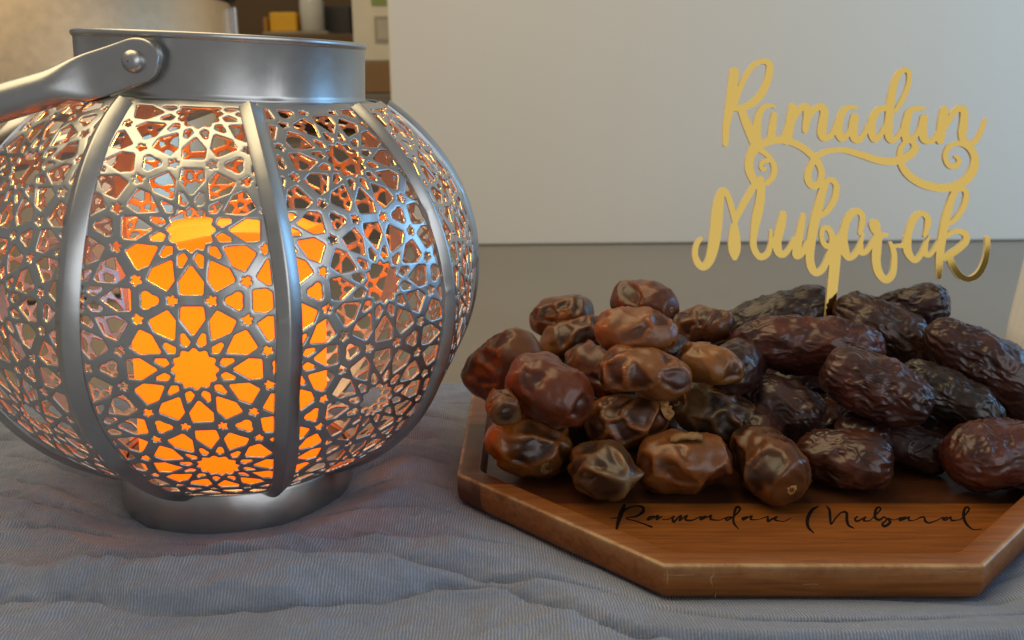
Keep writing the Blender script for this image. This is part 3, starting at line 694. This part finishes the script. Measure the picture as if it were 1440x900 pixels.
# ------------------------------------------------------------------ dates
bm = bmesh.new(); bmesh.ops.create_icosphere(bm, subdivisions=6, radius=1.)
ICO6 = (np.array([v.co for v in bm.verts]), np.array([[v.index for v in f.verts] for f in bm.faces])); bm.free()
bm = bmesh.new(); bmesh.ops.create_icosphere(bm, subdivisions=5, radius=1.)
ICO5 = (np.array([v.co for v in bm.verts]), np.array([[v.index for v in f.verts] for f in bm.faces])); bm.free()
TAN, DK, RED, OLV, BLK = (.205, .088, .026), (.040, .016, .010), (.105, .030, .013), (.105, .058, .024), (.022, .013, .011)
DATES = [  # kind, centre, half length, half width, long axis, light skin, dark skin, extra, label
 ('c', (.0320, .2963, .0157), .0161, .0108, (.336, -.927, .168), OLV, (.042, .026, .022), 'cross', 'dark date with pale star-shaped folds on its end, on the tray floor'),
 ('c', (.0907, .2997, .0170), .0174, .0116, (.246, -.946, -.211), (.11, .045, .014), (.034, .017, .012), 'scar', 'dark date showing a small golden stem scar on its facing end'),
 ('c', (.0614, .3011, .0166), .0170, .0119, (.983, -.154, .101), TAN, (.070, .019, .012), 'stem', 'plump tan date with red dents and a broken stem on top'),
 ('c', (.0059, .3159, .0171), .0172, .0111, (.939, .176, -.294), (.235, .100, .024), (.060, .026, .012), 'flake', 'brown date with bright orange tip and torn skin flake, at the rim'),
 ('m', (.1756, .3028, .0184), .0224, .0140, (.976, .216, .007), (.120, .040, .022), (.050, .016, .011), '', 'largest red brown wrinkled date lying at the tray rim beyond the lettering'),
 ('m', (.1193, .3046, .0157), .0164, .0113, (.900, -.435, .003), (.100, .036, .018), (.030, .012, .009), '', 'squat brown wrinkled date on the floor behind the middle of the lettering'),
 ('c', (.0422, .3198, .0254), .0161, .0101, (.932, -.302, .202), (.235, .098, .028), (.080, .030, .020), 'cap', 'tan date with a golden papery stem cap on its end'),
 ('m', (.1492, .3197, .0143), .0144, .0094, (.935, -.310, -.172), (.062, .030, .024), (.024, .012, .010), '', 'small dark crinkled date tucked low between the squat and largest dates'),
 ('c', (.0771, .3330, .0234), .0172, .0111, (.943, -.302, -.140), (.120, .070, .030), (.030, .016, .013), '', 'olive brown date with grey blistered patches, above the broken-stem date'),
 ('m', (.1084, .3413, .0213), .0205, .0133, (.815, -.377, -.440), (.080, .045, .038), BLK, '', 'grey black crinkled date slanting down beneath the big topmost date'),
 ('c', (.0141, .3168, .0385), .0167, .0125, (.826, -.441, -.352), (.165, .048, .022), (.085, .026, .016), 'wrinkle', 'large smooth red date above the orange-tipped one'),
 ('c', (-.0038, .3069, .0366), .0084, .0056, (.208, -.969, -.136), (.180, .085, .030), (.050, .028, .018), 'hole', 'tiny date end with a hollow ring beside the smooth red date'),
 ('m', (.1346, .3194, .0379), .0196, .0132, (.826, -.441, -.352), (.095, .034, .024), (.030, .013, .011), '', 'fat dark red wrinkled date directly above the squat brown date'),
 ('m', (.1675, .3289, .0307), .0197, .0101, (.815, -.377, -.440), (.045, .034, .026), (.020, .016, .013), '', 'greenish black slender date wedged under the longest slanting date'),
 ('c', (.0486, .3162, .0449), .0166, .0093, (.974, -.204, -.099), (.225, .105, .038), (.085, .026, .018), '', 'light brown date with dark oval dents, above the capped date'),
 ('m', (.1873, .3401, .0384), .0280, .0131, (.831, -.218, -.512), (.078, .030, .020), (.028, .014, .012), '', 'longest dark wrinkled date slanting down over the tray edge'),
 ('c', (.0735, .3233, .0458), .0127, .0082, (.924, -.373, -.083), (.215, .105, .030), (.110, .045, .016), '', 'small golden brown date touching the big topmost wrinkled date'),
 ('c', (-.0036, .3455, .0391), .0175, .0130, (.789, -.301, .536), (.165, .070, .022), (.075, .024, .014), '', 'round mottled red brown date overhanging the tray rim toward the lantern'),
 ('c', (.0340, .3417, .0376), .0155, .0098, (.705, -.607, -.366), (.165, .060, .022), (.050, .026, .020), '', 'partly hidden orange brown date between smooth red and light brown dates'),
 ('m', (.1204, .3557, .0439), .0297, .0136, (.992, -.108, -.071), (.135, .042, .022), (.052, .018, .013), '', 'big red brown wrinkled date lying level in front of the gold stick'),
 ('c', (.0466, .3287, .0577), .0157, .0088, (.982, -.187, -.033), (.245, .108, .042), (.110, .038, .022), '', 'pale caramel date with a figure-eight blister, crowning the smooth dates'),
 ('m', (.1576, .3692, .0457), .0231, .0126, (.831, -.297, -.471), (.085, .042, .026), (.034, .018, .013), '', 'brown lengthwise-wrinkled date slanting away beside the gold stick'),
 ('c', (.0261, .3653, .0439), .0148, .0101, (.911, -.173, .376), (.170, .082, .022), (.075, .028, .013), '', 'amber date half hidden behind the pale caramel one'),
 ('m', (.1153, .3918, .0463), .0283, .0117, (.949, -.104, .298), (.060, .038, .030), BLK, '', 'blackish crumpled date behind the big topmost wrinkled date'),
 ('c', (.0821, .3756, .0469), .0134, .0085, (.854, -.450, .260), (.120, .050, .020), (.050, .016, .012), '', 'small maroon date peeping out beside the blackish crumpled date'),
 ('c', (.0214, .3837, .0508), .0144, .0093, (.899, -.381, .218), (.135, .065, .022), (.045, .020, .012), '', 'lone olive brown date standing up at the back toward the lantern'),
 ('c', (.0526, .3471, .0641), .0138, .0092, (.681, -.732, -.011), (.115, .040, .022), (.050, .022, .018), 'scar', 'maroon date with a creased end, topmost behind the pale caramel one'),
 ('m', (.1740, .3832, .0530), .0146, .0096, (.859, -.457, .231), (.052, .022, .018), (.026, .012, .011), '', 'small roundish blackish date at the back, right of the gold stick'),
]
DATES[-1] = DATES[-1][:-1]+('small roundish blackish date at the back above the longest date',)
def build_date(idx, kind, ctr, L, w, axis, light, dark, extra, label):
    q, tri = ICO6 if kind == 'm' and idx < 60 else ICO5
    if kind == 'm': w = w*.94; L = L*1.03
    rs = np.random.default_rng(100+idx); off = rs.uniform(-50, 50, 3)
    t = q[:, 0]; s = np.sqrt(np.clip(1-t*t, 1e-9, 1)); pe = 2.5
    prof = np.clip(1-np.abs(t)**pe, 0, 1)**(1/pe)/np.maximum(s, 1e-4)
    k = np.minimum(prof, 1.6)
    tap = 1+.10*t*(1 if idx % 2 else -1)
    fl = rs.uniform(.92, 1.0)
    P = np.c_[t*L, q[:, 1]*w*k*tap, q[:, 2]*w*k*tap*fl]
    P[:, 1] += (rs.uniform(-1, 1)*.10*w)*(t*t)
    nrm = np.c_[q[:, 0]/L, q[:, 1]/w, q[:, 2]/w]; nrm /= np.linalg.norm(nrm, axis=1)[:, None]
    ph = np.arctan2(q[:, 2], q[:, 1])
    light, dark = np.array(light), np.array(dark)*(.75 if kind == 'c' else 1)
    if kind == 'm':
        U = P*[.42, 1, 1]; wv = np.stack([fbm(P/.011+off+j*9, 2, 2) for j in range(3)], 1)
        A = U/.0060+off+wv*.9; B = U/.0030+off[::-1]+wv*.9
        r1 = np.clip(1-np.abs(perlin(A, 3))*3.0, 0, 1)**1.3; r2 = np.clip(1-np.abs(perlin(B, 5))*3.0, 0, 1)**1.3
        amp = np.clip(.8+.9*fbm(P/.013+off, 8, 2), .15, 1.6)
        r3 = np.clip(1-np.abs(perlin(U/.0017+off+wv*1.1, 7))*3.0, 0, 1)**1.3
        disp = .0015*fbm(P/.012+off, 1, 2)+amp*(.00070*(r1-.3)+.00042*(r2-.3)+.00016*r3)
        rad = np.cos(ph*11+3*wv[:, 0])*sstep(.55, .95, np.abs(t))*.0004
        disp += rad
        mixv = np.clip(.45+.75*fbm(P/.010+off, 12, 3)+.25*r1, 0, 1)
        colr = dark+(light-dark)*mixv[:, None]
        grey = np.clip(fbm(P/.008+off, 15, 2)*1.2, 0, 1)*np.clip(r1, 0, 1)*.35
        colr = colr*(1-grey[:, None])+np.array([.10, .085, .08])*grey[:, None]
    else:
        seeds = rs.normal(size=(int(rs.integers(20, 28)), 3)); seeds /= np.linalg.norm(seeds, axis=1)[:, None]
        S = seeds*[L, w, w]; wv = np.stack([fbm(P/.009+off+j*9, 2, 2) for j in range(3)], 1)*.0024
        D = np.linalg.norm((P+wv)[:, None]-S[None], axis=2); o2 = np.argsort(D, 1)[:, :2]
        f1 = np.take_along_axis(D, o2[:, :1], 1)[:, 0]; f2 = np.take_along_axis(D, o2[:, 1:2], 1)[:, 0]
        cellr = rs.uniform(0, 1, len(S))[o2[:, 0]]; act = (cellr > .38)*1.
        inner = sstep(.0006, .0032, f2-f1)
        edge = np.exp(-((f2-f1-.0007)/.0006)**2)*act
        disp = .0016*fbm(P/.011+off, 1, 2)-.0010*inner*act+.00032*edge
        fine = 1-np.abs(perlin(P/.0032+off+wv*300, 6))*2
        wr = np.clip(fbm(P/.012+off, 33, 2)*1.6, 0, 1) if extra != 'wrinkle' else .9*np.ones(len(P))
        disp += .00030*wr*np.clip(fine, -.5, 1)
        mixv = np.clip(1-inner*act*(.55+.45*cellr)+.35*fbm(P/.008+off, 12, 3), 0, 1)
        colr = dark+(light-dark)*mixv[:, None]
        colr *= (1+.35*edge)[:, None]
        hot = sstep(.35, .8, fbm(P/.010+off, 41, 2))*.5
        colr = colr*(1-hot[:, None])+np.array([.26, .075, .014])*hot[:, None]*.8+colr*hot[:, None]*.2
    if extra == 'cross':
        a = sstep(.15, .75, t); g = np.zeros(len(t))
        for an in (1.45, -1.75, .1, 2.75): g = np.maximum(g, np.exp(-(((ph-an+math.pi) % (2*math.pi)-math.pi)*s/.10)**2))
        disp = disp*(1-.5*a)+a*(.0011*g-.0016*(1-g)*(1-.5*t**8))
        colr = colr*(1-a[:, None])+a[:, None]*(np.array([.045, .030, .028])*(1-g[:, None])+np.array([.21, .15, .08])*g[:, None])
    if extra == 'hole':
        a = np.exp(-((1-t)/.12)**2); disp -= .0034*a; colr = colr*(1-a[:, None])+np.array([.035, .022, .016])*a[:, None]
    if extra == 'scar':
        a = np.exp(-((1-t)/.05)**2); disp -= .0016*a
    if extra == 'flake':
        a = sstep(.25, .95, -t); colr = colr*(1-a[:, None])+np.array([.40, .135, .012])*a[:, None]
    disp = disp*(1-.6*sstep(.80, 1., np.abs(t)))
    colr = colr*(np.array([.80, .68, .52]) if kind == 'c' else np.array([.74, .62, .64]))
    P = P+nrm*disp[:, None]
    X = np.array(axis)/np.linalg.norm(axis); up_ = np.array([0, 0, 1.]); Y = np.cross(up_, X); Y /= np.linalg.norm(Y); Z = np.cross(X, Y)
    Rm = np.stack([X, Y, Z], 1); roll = rs.uniform(-.5, .5) if kind == 'm' else rs.uniform(0, 6) if not extra else 0
    c, s_ = math.cos(roll), math.sin(roll); Rr = np.array([[1, 0, 0], [0, c, -s_], [0, s_, c]]); Rm = Rm@Rr
    W = P@Rm.T
    low = W[:, 2].min(); fz = FLOOR_Z+.0001-ctr[2]
    W[:, 2] = np.where(W[:, 2] < fz, fz+.0001*np.tanh((W[:, 2]-fz)*300), W[:, 2])       # sits flat on the tray floor
    o = mesh('date', W@Rm, [tri], MAT_CARAMEL if kind == 'c' else MAT_MEDJOOL, None, attrs={'skin': ('FLOAT_COLOR', np.c_[colr, np.ones(len(colr))])})
    mw = Matrix.Identity(4)
    for i in range(3):
        for j in range(3): mw[i][j] = Rm[i, j]
        mw[i][3] = ctr[i]
    o.matrix_world = mw
    tag(o, label, 'date', 'smooth brown dates in the tray' if kind == 'c' else 'wrinkled dark dates in the tray')
    if label.endswith('core of the heap'): o['group'] = 'dates buried in the core of the heap'
    def at_dir(d, lift):     # point on the surface in local direction d
        i = int(np.argmax(q@(np.array(d)/np.linalg.norm(d)))); return W[i]+lift*(Rm@nrm[i]), Rm@nrm[i]
    def cap(d, r, hgt, name, mat, ring=True):
        p, n = at_dir(d, -.0004); m = 40; rr = np.linspace(1, .05, 9); a = np.linspace(0, 2*np.pi, m, endpoint=False); Vv = []
        t1 = np.cross(n, [.3, .5, .8]); t1 /= np.linalg.norm(t1); t2 = np.cross(n, t1)
        for kk, f in enumerate(rr):
            hh = hgt*(sstep(1, .8, f) if not ring else (1-((f-.55)/.45)**2)*1.0)
            wob = 1+.06*np.sin(a*3+idx)+.03*np.sin(a*7)
            hz = hh*(1+.35*np.sin(a*7+f*9))-(.0006*(1-f) if ring else 0)
            Vv.append(p+np.outer(r*f*wob*np.cos(a), t1)+np.outer(r*f*wob*np.sin(a), t2)+np.outer(hz, n))
        Vv = np.concatenate(Vv); kk = len(rr); i = np.arange(kk-1)[:, None]*m+np.arange(m)[None]; j = np.arange(kk-1)[:, None]*m+(np.arange(m)[None]+1) % m
        mesh(name, Vv@Rm, [np.stack([i, j, j+m, i+m], 2).reshape(-1, 4), (np.arange(m)+(kk-1)*m)[None]], mat, o)
    if extra == 'scar': cap((1, 0, 0), .0021 if idx == 1 else .0012, .0008, 'stem_scar', MAT_CALYX)
    if extra == 'cap': cap((.97, 0, .2), .0040, .0019, 'stem_cap', MAT_CALYX)
    if extra == 'flake': cap((.35, -.75, -.25), .0032, .0007, 'skin_flake', MAT_STEM)
    if extra == 'stem':
        p, n = at_dir((.05, -.35, 1), 0); n2 = 7; pts = [p+np.array(X)*(u-.5)*.011+n*(.0006+.0012*math.sin(u*3)) for u in np.linspace(0, 1, n2)]; Vv = []
        for i, c_ in enumerate(pts):
            for a in np.linspace(0, 2*np.pi, 8, endpoint=False):
                rr = .0010*(1+.3*math.sin(i*2.1+a*2)); Vv.append(c_+rr*(math.cos(a)*np.cross(X, n)*1.8+math.sin(a)*n*.8))
        Fq = [(i*8+j, i*8+(j+1) % 8, (i+1)*8+(j+1) % 8, (i+1)*8+j) for i in range(n2-1) for j in range(8)]
        mesh('stem', np.array(Vv)@Rm, [Fq, [tuple(range(8))[::-1]], [tuple((n2-1)*8+j for j in range(8))]], MAT_STEM, o)
    return o
for i, d in enumerate(DATES): build_date(i, *d)
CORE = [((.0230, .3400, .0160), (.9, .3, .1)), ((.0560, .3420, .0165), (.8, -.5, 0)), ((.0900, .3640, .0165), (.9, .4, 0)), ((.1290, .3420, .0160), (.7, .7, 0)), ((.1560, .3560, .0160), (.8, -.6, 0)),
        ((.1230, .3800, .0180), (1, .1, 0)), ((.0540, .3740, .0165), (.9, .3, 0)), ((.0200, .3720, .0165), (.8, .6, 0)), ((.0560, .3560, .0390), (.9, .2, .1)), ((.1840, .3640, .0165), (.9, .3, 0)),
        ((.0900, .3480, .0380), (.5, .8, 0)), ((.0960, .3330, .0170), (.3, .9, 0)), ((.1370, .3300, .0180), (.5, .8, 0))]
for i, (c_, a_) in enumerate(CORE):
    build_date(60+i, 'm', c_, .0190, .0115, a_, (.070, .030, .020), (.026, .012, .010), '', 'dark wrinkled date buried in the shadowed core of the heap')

# ------------------------------------------------------------------ background
V, F = box(-.117, 1.5, .915, 1.30, -.0055, .95)
tag(bevel(mesh('white_cabinet', V, F, MAT_WHITE, smooth=False), .002), 'plain white cabinet side standing at the back of the table', 'cabinet')

MAT_DARK = plain('dark_plastic', (.03, .028, .027), .4)
MAT_PORC = plain('white_porcelain', (.78, .80, .82), .35, .03)
def build_white_pot():
    c = (.3305, .487); n = 160; root = empty('ribbed_pot', (c[0], c[1], -.006)); a = np.linspace(0, 2*np.pi, n, endpoint=False)
    rows = [(.030, 0), (.046, .0005), (.0485, .003), (.0475, .02), (.0450, .045), (.0430, .066), (.0425, .0695), (.0410, .0705), (.0395, .069), (.0395, .05), (.038, .01), (.003, .008)]
    V = []
    for i, (r, z) in enumerate(rows):
        rib = .0007*np.cos(a*36) if 2 <= i <= 6 else 0
        V.append(np.stack([(r+rib)*np.sin(a), -(r+rib)*np.cos(a), np.full(n, z)], 1))
    V = np.concatenate(V); k = len(rows); i = np.arange(k-1)[:, None]*n+np.arange(n)[None]; j = np.arange(k-1)[:, None]*n+(np.arange(n)[None]+1) % n
    mesh('pot_body', V, [np.stack([i, j, j+n, i+n], 2).reshape(-1, 4), np.arange(n)[::-1][None], (np.arange(n)+(k-1)*n)[None]], MAT_PORC, root)
    Vl, Fl = lathe([(.003, .0698), (.036, .0698), (.0385, .0705), (.0385, .0745), (.036, .084), (.030, .090), (.003, .091)], 72)
    mesh('lid', Vl, Fl, MAT_DARK, root)
    tag(root, 'white ribbed pot with dark lid standing behind the longest dark date', 'pot')
build_white_pot()

def build_canister():
    cx, cy = -.380, .80; root = empty('metal_canister', (cx, cy, -.006)); R = .142
    V, F = lathe([(.003, 0), (R-.004, 0), (R, .004), (R, .225), (R-.002, .228), (R-.006, .228), (R-.006, .03), (.003, .03)], 128)
    sharp(mesh('canister_body', V, F, MAT_POT, root), 40)
    V, F = lathe([(R+.003, .231), (R+.0055, .234), (R+.0055, .246), (R+.002, .250), (R-.02, .260), (.02, .266), (.003, .266), (.003, .258), (R-.022, .252), (R-.004, .2305)], 128, closed=True)
    sharp(mesh('lid', V, F, plain('dark_bronze_lid', (.10, .075, .06), .35, metal=1.), root), 40)
    # raised silver strip added for the bright highlight line toward the right edge
    a0 = math.radians(97)
    V, F = box(-.004, .004, -.003, .003, .006, .224); c, s = math.cos(a0), math.sin(a0)
    V = np.stack([V[:, 0]*c-V[:, 1]*s, V[:, 0]*s+V[:, 1]*c, V[:, 2]], 1)+[(R+.0025)*math.sin(a0), -(R+.0025)*math.cos(a0), 0]
    bevel(mesh('highlight_strip', V, F, MAT_METAL, root, smooth=False), .001)
    tag(root, 'large brushed bronze metal canister with dark lid behind the lantern', 'canister')
build_canister()

# far shelf with a few things on it
MAT_SHELF = plain('brown_shelf_wood', (.13, .075, .03), .5, .25, 8)
YS = 1.75
def P_(x, y, Y=YS): return on_y(x, y, Y)
def build_shelf():
    zt = P_(420, 54)[2]; root = empty('wooden_shelf', (-.75, YS, zt))
    def part(name, b, mat):
        V, F = box(*b); V[:, 0] += .75; V[:, 1] -= YS; V[:, 2] -= zt
        return bevel(mesh(name, V, F, mat, root, smooth=False), .002)
    part('back_panel', (-1.7, .25, YS+.16, YS+.18, -.45, .62), MAT_SHELF)
    part('shelf_board', (-1.699, .249, YS-.12, YS+.158, zt-.02, zt), MAT_SHELF)
    part('shelf_board', (-1.699, .249, YS-.12, YS+.158, -.30, -.28), MAT_SHELF)
    part('side_board', (.251, .271, YS-.12, YS+.18, -.45, .62), MAT_SHELF)
    part('side_board', (-1.721, -1.701, YS-.12, YS+.18, -.45, .62), MAT_SHELF)
    tag(root, 'brown wooden shelf unit far behind the lantern', 'shelf')
    return zt
ZS = build_shelf()
def thing_box(name, px0, px1, py0, z0, Y, depth, color, label, cat, rough=.5, group=None):
    a, b = P_(px0, py0, Y), P_(px1, py0, Y); z1 = (a[2]+b[2])/2
    V, F = box(a[0], b[0], Y, Y+depth, z0, z1)
    o = bevel(mesh(name, V, F, plain(name+'_paint', color, rough), smooth=False), .003)
    return tag(o, label, cat)
m1 = thing_box('magazine_stack', 368, 462, 44, ZS+.0005, YS-.10, .16, (.30, .27, .20), 'low stack of pale magazines on the far shelf', 'magazines')
zz = P_(415, 44, YS-.10)[2]+.0005
thing_box('yellow_box', 378, 416, 17, zz, YS-.08, .08, (.80, .42, .02), 'small amber yellow box on the magazines on the far shelf', 'box')
thing_box('dark_box', 455, 492, 8, ZS+.0005, YS-.02, .1, (.05, .048, .045), 'dark grey box beside the glass jar on the far shelf', 'box')
def build_jar():
    p = P_(440, 40, YS-.06); z0 = zz
    t = NT('jar_glass'); t.set(Base_Color=(.92, .90, .82), Roughness=.08, Transmission_Weight=.35, IOR=1.45)
    V, F = lathe([(.003, 0), (.018, 0), (.021, .003), (.0215, .05), (.018, .062), (.0165, .064), (.0165, .075), (.0145, .075), (.0145, .063), (.0185, .05), (.0185, .004), (.003, .003)], 48)
    root = empty('glass_jar', (p[0], YS-.06, z0)); mesh('jar_body', V, F, t.m, root)
    V, F = lathe([(.003, .0755), (.019, .0755), (.019, .095), (.003, .095)], 40); sharp(mesh('lid', V, F, MAT_METAL, root), 40)
    tag(root, 'small clear glass jar with metal lid on the far shelf', 'jar')
build_jar()
thing_box('amber_tin', 369, 376, 24, zz, YS-.07, .05, (.42, .20, .03), 'narrow brown amber tin beside the yellow box on the far shelf', 'tin')
# stacked boxes beside the cabinet
Yb = 1.25
def z_at(py, Y): return on_y(540, py, Y)[2]
zA, zB, zC, zD = z_at(200, Yb), z_at(131, Yb), z_at(86, Yb), z_at(-60, Yb)
xa, xb = on_y(499, 100, Yb)[0], on_y(600, 100, Yb)[0]
def stack_box(name, z0, z1, color, label, cat, x0=xa):
    V, F = box(x0, xb, Yb, Yb+.25, z0, z1)
    root = empty(name, ((x0+xb)/2, Yb, z0)); V -= [(x0+xb)/2, Yb, z0]
    bevel(mesh('carton', V, F, plain(name+'_card', color, .6), root, smooth=False), .002)
    tag(root, label, cat); return root
V, F = box(xa-.25, -.13, Yb-.02, Yb+.30, -.75, zA-.0005)
tag(bevel(mesh('sideboard', V, F, plain('grey_sideboard', (.16, .14, .125), .5), smooth=False), .003), 'grey brown sideboard carrying the stacked cartons behind the table', 'sideboard')
stack_box('grey_crate', zA, zB-.0005, (.17, .15, .135), 'grey brown crate under the cardboard carton', 'crate', xa+.01)
stack_box('cardboard_box', zB, zC-.0005, (.24, .14, .065), 'brown cardboard carton between grey crate and white carton', 'box', xa+.012)
wc = stack_box('white_carton', zC, zD, (.66, .62, .52), 'white carton with a green label and printed window on the cardboard one', 'box')
def print_patch(px0, px1, py0, py1, color, name, d):
    a = on_y(px0, py0, Yb-d); b = on_y(px1, py1, Yb-d)
    V, F = box(a[0], b[0], Yb-d, Yb+.0001, b[2], a[2]); V -= np.array(wc.location)
    mesh(name, V, F, plain(name+'_print', color, .6), wc, smooth=False)
print_patch(521, 554, -20, 7, (.22, .30, .09), 'green_label', .0012)
print_patch(526, 550, 23, 60, (.33, .31, .26), 'printed_window', .0012)
print_patch(530, 546, 28, 55, (.45, .43, .36), 'printed_window', .0016)
